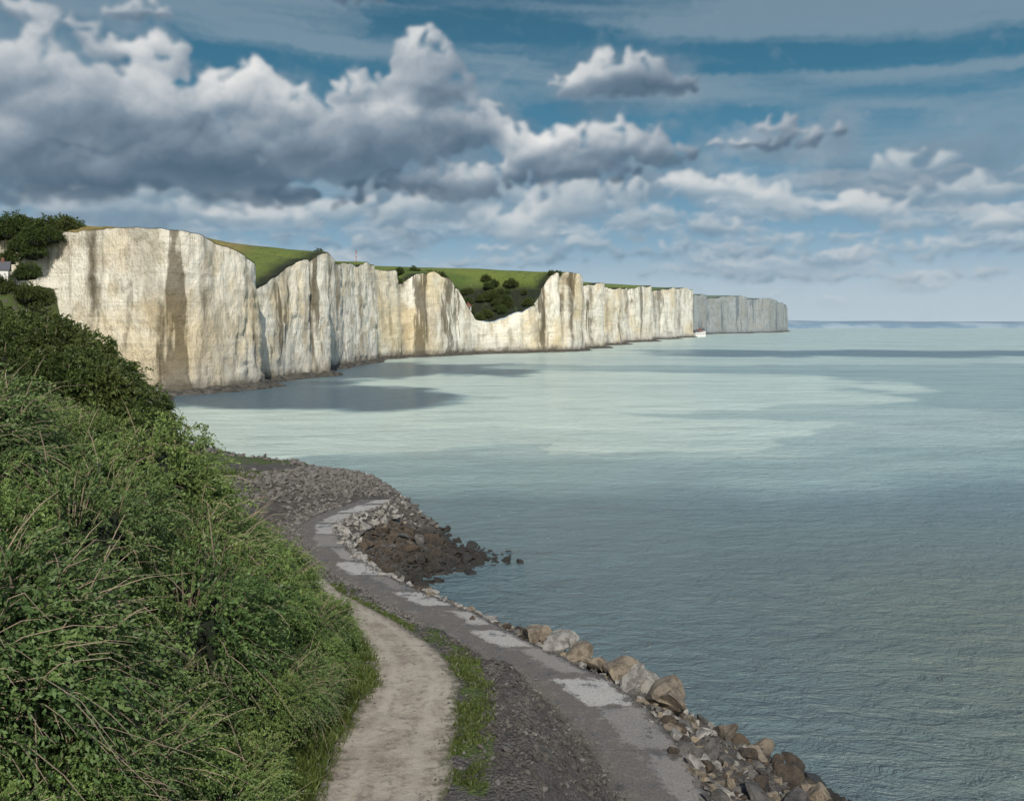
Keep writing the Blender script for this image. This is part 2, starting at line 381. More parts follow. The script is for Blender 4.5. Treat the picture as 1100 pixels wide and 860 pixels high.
for j in range(2):
    pad=np.concatenate([np.repeat(d[:1,j],8),d[:,j],np.repeat(d[-1:,j],8)]);kk=np.hanning(17);d[:,j]=np.convolve(pad,kk/kk.sum(),'valid')
out=np.stack([d[:,1],-d[:,0]],1)
s=np.concatenate([[0],np.cumsum(np.hypot(*np.diff(P[:,:2],axis=0).T))])
far=np.clip(P[:,1]/600,.8,3)
NR=60;hh=np.linspace(0,1,NR)
ztop=P[:,2]+((fbm(s/16,0*s,4,41)-.5)*5*sm(P[:,1],300,400)+(fbm(s/16,0*s,4,41)-.5)*1.6)+(fbm(s/3,0*s+5,2,42)-.5)*.9
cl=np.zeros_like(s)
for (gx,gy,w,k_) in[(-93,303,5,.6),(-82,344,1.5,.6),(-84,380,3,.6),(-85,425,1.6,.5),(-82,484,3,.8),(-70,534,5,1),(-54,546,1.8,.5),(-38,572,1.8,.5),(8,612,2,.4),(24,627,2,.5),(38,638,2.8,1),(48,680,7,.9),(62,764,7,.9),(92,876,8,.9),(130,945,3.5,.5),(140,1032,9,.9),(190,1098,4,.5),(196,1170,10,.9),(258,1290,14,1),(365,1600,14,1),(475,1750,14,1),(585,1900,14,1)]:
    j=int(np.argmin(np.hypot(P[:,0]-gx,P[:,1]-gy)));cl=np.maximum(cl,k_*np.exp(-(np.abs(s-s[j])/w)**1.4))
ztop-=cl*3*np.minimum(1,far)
SS,HH=np.meshgrid(s,hh)
zz=-1+(ztop[None,:]+1)*HH
FA=far[None,:]
blk=np.abs(fbm(SS/(30*FA)+fbm(SS/9,HH*3,3,50)*.3,HH*.9,2,51)-.5)*2
disp=(1-blk)*1.8-1.2+(fbm(SS/(14*FA),HH*3.0,4,52)-.5)*1.8+(fbm(SS/(2.4*FA),zz/(6*FA),5,53)-.5)*1.5
pan=vn(np.floor(SS/(7*FA)+fbm(SS/7,HH*4,2,58)*1.2),np.floor(HH*4+fbm(SS/15,0*SS,2,57)*2),60);disp+=(pan-.5)*.7
disp+=(fbm(SS/40,zz/1.8,3,54)-.5)*.3
disp+=(1-HH)*2.0+np.maximum(0,.05-HH)*40*(.3+fbm(SS/9,0*SS,3,55))
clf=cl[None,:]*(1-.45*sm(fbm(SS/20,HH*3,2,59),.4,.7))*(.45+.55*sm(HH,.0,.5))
disp-=clf*5*np.minimum(FA,1.5)
stn=np.zeros_like(disp)
for (gx,gy,w,k_,h0,h1) in[(-131,267,1.8,.88,.05,1.0),(-128,266,.7,.6,.3,1.0),(-107,262,1.7,.85,.0,.72),(-118,264,.8,.5,.1,.9),(-97,267,1.0,.6,0,.8),(-88,288,1.1,.5,0,.9),(-90,322,1.2,.6,.2,1),(-81,345,1.5,.85,.0,.9),(-85,412,2,.6,0,1),(-83,450,1.6,.5,.1,1),(-74,513,2,.5,.2,1),(-47,554,1.6,.5,0,.8),(-2,607,2,.5,0,.7),(18,622,1.6,.5,.1,1),(43,643,3,.9,0,1),(53,657,2,.6,0,1),(66,717,3,.7,0,1),(90,816,4,.6,0,1),(125,938,5,.6,0,1),(180,1088,6,.6,0,1),(240,1226,6,.6,0,1)]:
    j=int(np.argmin(np.hypot(P[:,0]-gx,P[:,1]-gy)))
    wv=w*(.3+1.2*fbm(HH*6+gx,SS*.15,4,66))*(.45+.9*HH)
    stn=np.maximum(stn,k_*np.exp(-(np.abs(SS-s[j]-(fbm(HH*4+gx,0*SS,3,67)-.5)*4)/wv)**2)*sm(HH,h0,h0+.15)*(1-sm(HH,h1-.08,h1+.05)))
disp*=np.minimum(1,(ztop[None,:])/40)
CX=P[None,:,0]+out[None,:,0]*disp;CY=P[None,:,1]+out[None,:,1]*disp
CV=np.stack([CX,CY,zz],-1)
cuts=[0]+[int(np.argmin(np.hypot(P[:,0]-x,P[:,1]-y))) for x,y in((-93,306),(-86,368),(-18,598),(46,684),(256,1300))]+[len(s)-1]
labs=['tall cream chalk cliff with dark vertical streaks','chalk headland with grassy slope falling to hollow','long pale chalk cliff with brushy notch','chalk headland rising beside wooded hollow','receding row of stepped chalk headlands','distant haze-greyed chalk headland ending in sea']
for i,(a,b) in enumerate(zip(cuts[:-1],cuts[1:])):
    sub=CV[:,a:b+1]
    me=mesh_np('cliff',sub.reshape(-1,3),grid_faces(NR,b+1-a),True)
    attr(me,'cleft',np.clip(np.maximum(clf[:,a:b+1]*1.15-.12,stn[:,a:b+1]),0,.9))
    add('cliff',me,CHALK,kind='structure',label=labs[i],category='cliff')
inl=np.array([-.85,.53])
ts=np.array([0,1.5,4,8,14,22,32,45,60,80,110,150,220,320,500,800.])
PX=CX[-1][None,:]+inl[0]*ts[:,None];PY=CY[-1][None,:]+inl[1]*ts[:,None]
Zin=np.interp(P[:,1],[250,300,600,1000,1500,2100],[58,64,66,72,78,74])
PZ=ztop[None,:]+(Zin-ztop)[None,:]*sm(ts[:,None],-10,120)+(fbm(PX/25,PY/25,3,61)-.5)*2*np.minimum(1,ts[:,None]/10)
me=mesh_np('hill',np.stack([PX,PY,PZ],-1).reshape(-1,3),grid_faces(len(ts),len(s)),True)
scr=np.clip((52-PZ)/6,0,1)*(PY>500)
scr=np.maximum(scr,(1-sm(ts[:,None],2,12))*sm(fbm(PX/22,PY/22,3,64),.46,.56)*(PY>300))
attr(me,'scrub',scr)
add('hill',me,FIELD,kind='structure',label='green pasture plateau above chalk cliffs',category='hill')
def hz(x,y):
    k=np.argmin((PX-x)**2+(PY-y)**2);return float(PZ.flat[k])

w=(fbm(s/17,0*s,4,71))*11*np.clip(far,.8,1.6)
rows=[(-6,2.4),(0,1.6),(.35,1.0),(.7,.4),(1,-.3),(1.3,-2)]
base=CV[1]
vs=[]
for f,z in rows:
    off=(f if f<0 else f*w)
    q=base[:,:2]+out*(np.asarray(off)[...,None] if np.ndim(off) else off)
    vs.append(np.concatenate([q,(z+(fbm(s/2.5,0*s+f*9,3,72)-.5)*1.8)[:,None]],1))
m,t,b=newmat('wet_flint_shingle');f=t.noise(pos(t),.5,6,.7)
t.put(b.inputs['Base Color'],t.mix(t.rng(f,.35,.7),(.03,.028,.022),(.13,.12,.10)));b.inputs['Roughness'].default_value=.8
t.put(b.inputs['Normal'],t.bump(f,1,1))
me=mesh_np('shingle_beach',np.array(vs).reshape(-1,3),grid_faces(len(rows),len(s)),True)
add('shingle_beach',me,m,kind='structure',label='dark flint shingle at foot of cliffs',category='beach')

a=np.linspace(200,6500,400);vs=[]
hgt=20+26*(fbm(a/700,0*a,5,81)-.25)
for t_,zf in((0,-1),(30,.6),(160,.8),(900,1),(1500,.9)):
    vs.append(np.stack([a,3050+.02*a+t_+0*a,(hgt*zf if zf>0 else -1+0*a)],1))
m,t,b=newmat('haze_tinted_coast_land');f=t.noise(t.scale(pos(t),(.006,.002,.02)),1,4,.6)
t.put(b.inputs['Base Color'],t.mix(t.rng(f,.4,.6),(.15,.235,.31),(.25,.33,.385)));b.inputs['Roughness'].default_value=1  # aerial haze painted into the land's base colour
me=mesh_np('distant_coast',np.array(vs).reshape(-1,3),grid_faces(5,len(a)),True)
add('distant_coast',me,m,kind='structure',label='low hazy blue coastline across bay',category='coast')

# ---------------------------------------------------------------- boulders
def rock_mesh(seed,sub=3):
    r=random.Random(seed);bm=bmesh.new();bmesh.ops.create_icosphere(bm,subdivisions=sub,radius=1)
    sc=Vector((1,r.uniform(.5,.95),r.uniform(.4,.8)))
    pl=[]
    for i in range(10):
        n=Vector((r.gauss(0,1),r.gauss(0,1),r.gauss(0,1))).normalized();pl.append((n,r.uniform(.30,.66)))
    for v in bm.verts:
        c=v.co.copy()
        for n,dd in pl:
            e=c.dot(n)-dd
            if e>0:c-=n*e
        c+=c.normalized()*.05*mnoise.noise(c*4+Vector((seed,0,0)))
        v.co=Vector((c.x*sc.x,c.y*sc.y,c.z*sc.z))*1.55
    me=bpy.data.meshes.new('boulder');bm.to_mesh(me);bm.free();return me
def setm(m,base):
    o=[]
    for b_ in base:
        c=b_.copy();c.materials.append(m);o.append(c)
    return o
bases=[rock_mesh(i) for i in range(10)]
ml={'tan':setm(ROCK_TAN,bases),'brown':setm(ROCK_BROWN,bases),'pale':setm(ROCK_PALE,bases),'grey':setm(ROCK_GREY,bases)}
cand=[];cell={}
def tryadd(x,y,r,kind,zoff=0,sep_=.62):
    key=(int(x//2),int(y//2))
    for i in(-1,0,1):
        for j in(-1,0,1):
            for (a,b_,rr) in cell.get((key[0]+i,key[1]+j),()):
                if math.hypot(a-x,b_-y)<(r+rr)*sep_: return
    cell.setdefault(key,[]).append((x,y,r));cand.append((x,y,float(gz(x,y))+r*.12+zoff,r,kind))
for i in range(22):
    y=51-i*.45;x=float(prom(y,2))+.7+random.uniform(0,1.5)
    tryadd(x,y,random.uniform(.65,1.1),'tan' if random.random()<.7 else 'pale',.45,.5)
for i in range(8):
    y=random.uniform(31,42);x=float(prom(y,2))+random.uniform(2,7);tryadd(x,y,random.uniform(.55,.8),random.choice(['grey','tan','brown']),.2,.6)
for i in range(18000):
    y=random.uniform(28,100);T=float(toe(y));PR=float(prom(y,2))
    if T-PR<.6: continue
    u=random.random();x=PR+.5+(T+.5-PR-.5)*u+random.gauss(0,.4)
    if y<62:
        r=random.choice([.14,.2,.28,.38,.6])*random.uniform(.75,1.25)
        kind=random.choices(['pale','tan','grey','brown'],[.26,.24,.32,.18] if u<.4 else [.08,.12,.38,.42])[0]
        if y>53: kind=random.choices(['pale','tan','grey','brown'],[.42,.15,.25,.18])[0]
    else:
        r=random.choice([.2,.28,.4,.55,.8])*random.uniform(.8,1.2)
        kind=random.choices(['brown','tan','grey'],[.88,.02,.10])[0]
        if x-PR<2.2: kind=random.choices(['pale','grey'],[.9,.1])[0];r=min(r,.6)
        if y>86 and u<.6: kind=random.choices(['pale','grey'],[.4,.6])[0];r=min(r,.35)
        if random.random()<.25*sm(u,.6,1): continue
    if u<.08: r=min(r,.35)
    tryadd(x,y,r,kind)
for i in range(1300):
    y=random.uniform(30,88);x=float(prom(y,2))+random.uniform(.1,.9)
    tryadd(x,y,random.uniform(.15,.38),'pale' if y>52 else random.choice(['pale','tan','grey']),.08,.6)
for i in range(110):
    y=random.uniform(73,86);x=float(toe(y))+random.uniform(-.8,2.2);tryadd(x,y,random.uniform(.25,.55),'brown',.55)
cand.sort(key=lambda c:math.hypot(c[0],c[1]))
lb={'brown':'brown weathered armour stone wet with algae','tan':'tan angular boulder piled along sea wall','pale':'pale limestone boulder edging concrete walkway','grey':'dark grey angular stone in sea defence'}
kidx={'tan':0,'brown':1,'pale':2,'grey':3}
vis=[c for c in cand if c[3]>.26][:298];vid=set(id(c) for c in vis);rest=[c for c in cand if id(c) not in vid]
for (x,y,z,r,kd) in vis:
    o=bpy.data.objects.new('boulder',random.choice(ml[kd]));COL.objects.link(o)
    o.location=(x,y,z);o.scale=(r,r,r);o.rotation_euler=(random.uniform(-.7,.7),random.uniform(-.7,.7),random.uniform(0,6.28))
    o['label']=lb[kd];o['category']='boulder';o['group']='boulders armouring the shore'
def merged(name,items,mats,src):
    vs=[];fs=[];mi=[];n=0;arr=[]
    for b_ in src:
        v=np.zeros(len(b_.vertices)*3);b_.vertices.foreach_get('co',v)
        f=np.array([p.vertices[:] for p in b_.polygons]);arr.append((v.reshape(-1,3),f))
    for (x,y,z,r,k_) in items:
        v,f=random.choice(arr)
        R=np.array(Euler((random.uniform(-.7,.7),random.uniform(-.7,.7),random.uniform(0,6.28))).to_matrix())
        vs.append((v@R.T)*r+np.array([x,y,z]));fs.append(f+n);n+=len(v);mi.append(np.full(len(f),k_))
    me=mesh_np(name,np.concatenate(vs),np.concatenate(fs))
    for m in mats: me.materials.append(m)
    me.polygons.foreach_set('material_index',np.concatenate(mi).astype(np.int32));return me
lo=[rock_mesh(50+i,2) for i in range(6)]
me=merged('boulder_pile',[(x,y,z,r,kidx[k_]) for x,y,z,r,k_ in rest],[ROCK_TAN,ROCK_BROWN,ROCK_PALE,ROCK_GREY],lo)
add('boulder_pile',me,None,kind='stuff',label='brown rubble spit of piled armour stones',category='rocks')
tiny=[rock_mesh(90+i,1) for i in range(5)]
it=[]
for i in range(11000):
    y=random.uniform(27,62);B=float(path(y,2))+(.9 if y<45 else .1);PL=float(prom(y,1))
    if PL-B<.3: continue
    x=B+(PL-B+.3)*random.random()**.8
    r=.028+.13*random.random()**5
    it.append((x,y,float(gz(x,y))+r*.3,r,1 if random.random()<.2 or y>46 else 0))
for i in range(5500):
    x=random.gauss(-22,6);y=random.gauss(95,4.5)
    if x>float(toe(y)) or (y<90 and x<float(prom(y,2))+.3 and x>float(prom(y,1))-.3): continue
    r=.1+.28*random.random()**3;it.append((x,y,float(gz(x,y))+r*.3,r,1))
for i in range(1600):
    y=random.uniform(62,86);x=float(prom(y,1))-abs(random.gauss(.4,1));r=.06+.2*random.random()**2
    it.append((x,y,float(gz(x,y))+r*.3,r,1))
for i in range(2500):
    y=random.uniform(110,250);T=float(toe(y));x=T-random.uniform(0,9);r=.15+.4*random.random()**3
    it.append((x,y,float(gz(x,y))+r*.2,r,1))
for i in range(700):
    y=random.uniform(26,60);x=float(random.choice([path(y,1),path(y,2)]))+random.gauss(0,.4);r=.03+.05*random.random()
    it.append((x,y,float(gz(x,y))+.05+r*.3,r,1))
for i in range(900):
    y=random.uniform(28,80);sd=random.choice([1,2]);x=float(prom(y,sd))+(1 if sd==1 else -1)*abs(random.gauss(0,.3));r=.03+.08*random.random()**2
    it.append((x,y,3.57+r*.3,r,1))
me=merged('rubble',it,[GRAVEL,GRAVEL2],tiny);add('rubble',me,None,kind='stuff',label='loose grey stone rubble on shore bank',category='rubble')

# ---------------------------------------------------------------- grass
def grass():
    pts=[]
    for i in range(16000):
        y=random.uniform(24,58);R=float(path(y,2));x=R-.1+random.random()**1.5*(1.6 if y<44 else .9)
        if fbm(x*.7,y*.7,3,99)>.51: pts.append((x,y))
    for i in range(26000):
        y=random.uniform(24,56);L=float(path(y,1));x=L-random.random()*2.4+.45
        if fbm(x*.9,y*.9,3,98)>.36: pts.append((x,y))
    for i in range(9000):
        x=random.gauss(-31,4);y=random.gauss(100,2.5);pts.append((x,y))
    n=len(pts);p=np.array(pts);z=gz(p[:,0],p[:,1])
    a=rng.uniform(0,6.28,n);h=rng.uniform(.05,.2,n)*np.where(p[:,1]>80,1.5,1)*np.where(p[:,0]<path(p[:,1],1)+.1,1.8,1);wd=h*.14+.012*(p[:,1]/25)
    lx=rng.normal(0,.5,n)*h;ly=rng.normal(0,.5,n)*h
    v=np.zeros((n,3,3));v[:,0]=np.stack([p[:,0]-np.cos(a)*wd,p[:,1]-np.sin(a)*wd,z-.02],1)
    v[:,1]=np.stack([p[:,0]+np.cos(a)*wd,p[:,1]+np.sin(a)*wd,z-.02],1)
    v[:,2]=np.stack([p[:,0]+lx,p[:,1]+ly,z+h],1)
    me=mesh_np('grass',v.reshape(-1,3),np.arange(n*3).reshape(-1,3));attr(me,'tint',np.repeat(rng.random(n),3))
    add('grass',me,GRASS,kind='stuff',label='rough green grass tufts beside gravel track',category='grass')
grass()

# ---------------------------------------------------------------- shrubs
def make_shrub(seed,mat,nt=1200,nl=34,R=1.75,ll=.070,spray=.5,nb=200,dead=44):
    r=np.random.default_rng(seed)
    dv=r.normal(size=(nt,3));dv/=np.linalg.norm(dv,axis=1)[:,None];dv[:,2]=np.abs(dv[:,2])*1.0-.22;dv/=np.linalg.norm(dv,axis=1)[:,None]
    lum=fbm(dv[:,0]*2.3+seed*3.1+5,dv[:,1]*2.3+dv[:,2]*2.1+9,3,seed)
    rad=R*(.28+1.4*lum)
    st=dv*(rad*r.uniform(.5,.8,nt))[:,None];L=r.uniform(.5,.9,nt)*R*spray;L[r.random(nt)<.14]*=1.8
    side=r.normal(size=(nt,3))*.36
    gd=dv+side;gd[:,2]+=.4;gd/=np.linalg.norm(gd,axis=1)[:,None]
    tt=np.linspace(.06,1,nl)[None,:,None]
    drp=np.array([0,0,-1.0])*(r.uniform(.3,1.0,nt)*L)[:,None]
    pts=st[:,None]+gd[:,None]*(L[:,None,None]*tt)+drp[:,None]*tt**2
    tan=gd[:,None]*L[:,None,None]+2*drp[:,None]*tt;tan/=np.linalg.norm(tan,axis=2,keepdims=True)
    N=nt*nl;pt=pts.reshape(-1,3)+r.normal(size=(N,3))*.016;tn=tan.reshape(-1,3)
    ax=tn*.95+r.normal(size=(N,3))*.48;ax/=np.linalg.norm(ax,axis=1)[:,None]
    sd=np.cross(ax,r.normal(size=(N,3)));sd/=np.linalg.norm(sd,axis=1)[:,None]+1e-6
    ln=(ll*r.uniform(.6,1.6,N))[:,None]*np.tile(np.linspace(1.15,.7,nl),nt)[:,None];wd=ln*.23
    v=np.stack([pt,pt+ax*ln*.5+sd*wd,pt+ax*ln,pt+ax*ln*.5-sd*wd],1).reshape(-1,3);v[:,2]+=.15
    f=np.arange(N*4).reshape(-1,4)
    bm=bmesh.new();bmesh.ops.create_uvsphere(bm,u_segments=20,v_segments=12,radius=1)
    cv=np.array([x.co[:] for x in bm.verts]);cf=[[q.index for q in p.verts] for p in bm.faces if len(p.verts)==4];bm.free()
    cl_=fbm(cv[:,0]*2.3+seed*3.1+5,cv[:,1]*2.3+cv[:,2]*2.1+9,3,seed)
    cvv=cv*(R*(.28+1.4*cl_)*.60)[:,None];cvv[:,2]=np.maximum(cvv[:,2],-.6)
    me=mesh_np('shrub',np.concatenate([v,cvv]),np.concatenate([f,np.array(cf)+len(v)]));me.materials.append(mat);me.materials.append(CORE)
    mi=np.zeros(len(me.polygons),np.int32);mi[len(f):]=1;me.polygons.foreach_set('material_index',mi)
    ti=np.clip(np.repeat(r.random(nt)**1.3,nl)*.6+r.random(N)*.2+.35*np.clip(pt[:,2]/R,0,1)*(np.tile(np.linspace(.2,1,nl),nt)),0,1)  # tint also rises toward upper spray tips, painting a sunlit top
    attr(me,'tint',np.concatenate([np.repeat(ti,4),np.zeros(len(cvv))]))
    bv=[];bf=[];n=0
    ids=r.choice(nt,nb,replace=False)
    for q,i in enumerate(ids):
        ext=1.02 if q>dead else 1.4
        pp=[st[i]*.2,st[i]]+[st[i]+gd[i]*L[i]*t_*ext+drp[i]*(t_*.9)**2 for t_ in(.35,.7,1.0)]
        pr=[.018,.013,.010,.008,.004]
        for p_,w_ in zip(pp,pr):
            for k_ in range(3):
                an=k_*2.094;bv.append(p_+np.array([math.cos(an)*w_,math.sin(an)*w_,.15+.5*w_*math.sin(an*2)]))
        for a_ in range(4):
            for k_ in range(3):
                bf.append([n+a_*3+k_,n+a_*3+(k_+1)%3,n+a_*3+3+(k_+1)%3,n+a_*3+3+k_])
        n+=15
    bme=mesh_np('branches',bv,bf);bme.materials.append(TWIG)
    return me,bme
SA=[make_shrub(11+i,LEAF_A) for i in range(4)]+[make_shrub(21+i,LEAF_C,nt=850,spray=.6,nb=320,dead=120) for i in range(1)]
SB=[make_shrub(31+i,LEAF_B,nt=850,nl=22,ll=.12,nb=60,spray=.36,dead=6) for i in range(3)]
ns=0
def shrub(x,y,z,sc,kinds,label,grp,zs=1):
    global ns
    me,bme=random.choice(kinds)
    o=bpy.data.objects.new('shrub',me);COL.objects.link(o)
    o.location=(x,y,z);o.scale=(sc,sc,sc*zs);o.rotation_euler=(random.uniform(-.2,.2),random.uniform(-.2,.2),random.uniform(0,6.28))
    o['label']=label;o['category']='shrub';o['group']=grp
    if y<130:
        b_=bpy.data.objects.new('branches',bme);COL.objects.link(b_);b_.parent=o
    ns+=1
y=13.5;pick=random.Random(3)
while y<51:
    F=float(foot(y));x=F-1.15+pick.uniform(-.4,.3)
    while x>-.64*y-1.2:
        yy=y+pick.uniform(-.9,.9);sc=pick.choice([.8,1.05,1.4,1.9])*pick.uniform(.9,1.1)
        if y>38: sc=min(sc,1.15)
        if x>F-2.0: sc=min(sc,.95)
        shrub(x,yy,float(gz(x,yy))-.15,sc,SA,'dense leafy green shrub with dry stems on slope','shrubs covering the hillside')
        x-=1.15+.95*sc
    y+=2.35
y=58.5
while y<80:
    F=min(float(foot(y)),-.385*y);x=F-1.4+random.uniform(-.4,.4)
    while x>-.62*y-1.5:
        yy=y+random.uniform(-.9,.9)
        shrub(x,yy,float(gz(x,yy))+.2,random.uniform(1.2,1.8),SB,'dark rounded evergreen shrub on steep slope','dark shrubs on the far slope')
        x-=random.uniform(1.9,2.6)
    y+=3.0
for i in range(16):
    x=random.uniform(-168,-142);y=random.uniform(270,282)
    shrub(x,y,random.uniform(49,51),random.uniform(2.4,3.6),SB,'dark windswept thicket on cliff edge','cliff top thickets')
for (x,y,z) in[(-152,264,45),(-149,265,43),(-155,263,41),(-148,265,47),(-144,266,48),(-159,260,34),(-142,249,29),(-139,253,28),(-146,257,36),(-147,246,32)]:
    shrub(x,y,z,random.uniform(1.8,2.6),SB,'dark bush clinging to steep cliff slope','cliff top thickets')
for i in range(70):
    tt_=random.uniform(2,50);q=random.choice([k for k in range(len(s)) if 562<P[k,1]<628])
    x=CX[-1][q]+inl[0]*tt_;y=CY[-1][q]+inl[1]*tt_
    if abs(x+.062*y)<7 and y<620: continue
    shrub(x,y,hz(x,y)+.5,random.uniform(1.5,3.2),SB,'dark bushy tree growth in cliff hollow','trees in the hollow')
for (x,y) in[(-72,537),(-75,541),(-72,546),(-76,536),(29,634),(34,641),(-82,364),(-88,370),(-94,372),(58,764),(88,878),(42,684),(136,1034)]:
    shrub(x,y,hz(x,y)+.3,random.uniform(1.5,2.3),SB,'dark scrub clinging to cliff edge','cliff top thickets')

# ---------------------------------------------------------------- houses and beacon
WHITE=plain('white_render',(.75,.74,.70),.8,.12,2);ROOF=plain('red_brown_tile',(.20,.09,.06),.8,.3,3);SLATE=plain('grey_slate',(.10,.105,.12),.6)
GLASS=plain('dark_glass',(.03,.04,.05),.15);DOORM=plain('painted_door',(.08,.12,.2),.5)
def boxm(name,x0,x1,y0,y1,z0,z1):
    v=[(x,y,z) for z in(z0,z1) for x,y in((x0,y0),(x1,y0),(x1,y1),(x0,y1))]
    return mesh_np(name,v,[(0,3,2,1),(4,5,6,7),(0,1,5,4),(1,2,6,5),(2,3,7,6),(3,0,4,7)])
def part(par,name,me,mat):
    o=add(name,me,mat);o.parent=par;return o
def house(x,y,z,w,d,h,rot,roof,label):
    e=bpy.data.objects.new('house',None);COL.objects.link(e);e.location=(x,y,z);e.rotation_euler[2]=rot
    e['label']=label;e['category']='house';e['group']='houses of the seaside village'
    bm=boxm('wall',-w/2,w/2,-d/2,d/2,-3,h);part(e,'wall',bm,WHITE)
    o=.4;rh=d*.45
    v=[(-w/2-o,-d/2-o,h),(w/2+o,-d/2-o,h),(w/2+o,d/2+o,h),(-w/2-o,d/2+o,h),(-w/2-o,0,h+rh),(w/2+o,0,h+rh)]
    me=bpy.data.meshes.new('roof');me.from_pydata(v,[],[(0,1,5,4),(2,3,4,5),(1,2,5),(3,0,4),(0,3,2,1)]);r_=part(e,'roof',me,roof)
    part(r_,'chimney',boxm('chimney',w*.25,w*.25+.8,-.4,.4,h+rh*.5,h+rh+1),ROOF)
    for fx in(-.3,.0,.3):
        for fz in ([1.0,3.6] if h>4.5 else [1.0]):
            if fx==0 and fz==1.0:
                part(e,'door',boxm('door',-.5,.5,-d/2-.06,-d/2+.05,0,2.1),DOORM);continue
            part(e,'window',boxm('window',fx*w-.5,fx*w+.5,-d/2-.05,-d/2+.05,fz,fz+1.3),GLASS)
for hx,hy,hw in((-39,604,7),(-33,609,6)):
    house(hx,hy,hz(hx,hy)+1.6,hw,5,2.8,.6,ROOF,'white cottage with red brown roof in wooded hollow')
house(-150.2,247,float(gz(-150.2,247))+1.0,8,6,4.2,.45,SLATE,'white house with grey roof below cliff trees')
for i,(x,y) in enumerate([(274,1272),(281,1284),(288,1296)]):
    house(x,y,3,9,8,4+i,.6,[SLATE,ROOF,SLATE][i],'white seafront house at foot of distant cliff')
e=bpy.data.objects.new('beacon_mast',None);COL.objects.link(e);bx,by=-89.5,490;e.location=(bx,by,56)
e['label']='slim red and white beacon mast on cliff top';e['category']='mast'
def tube(name,r0,r1,z0,z1,mat,n=10):
    v=[(math.cos(6.283*k/n)*r,math.sin(6.283*k/n)*r,z) for r,z in((r0,z0),(r1,z1)) for k in range(n)]
    f=[(k,(k+1)%n,n+(k+1)%n,n+k) for k in range(n)]
    me=bpy.data.meshes.new(name);me.from_pydata(v,[],f+[tuple(range(n,2*n))]);return part(e,name,me,mat)
m,t,b=newmat('red_white_bands');z_=t.math('FRACT',t.math('MULTIPLY',sep(t,pos(t),2),.4))
t.put(b.inputs['Base Color'],t.mix(t.math('GREATER_THAN',z_,.4),(.45,.35,.3),(.40,.08,.04)))
tube('pole',.28,.2,-2,6.2,m);tube('lantern',.36,.3,6.2,7,plain('red_lantern',(.4,.07,.04),.5));tube('footing',.7,.6,-2,.3,ROOF)

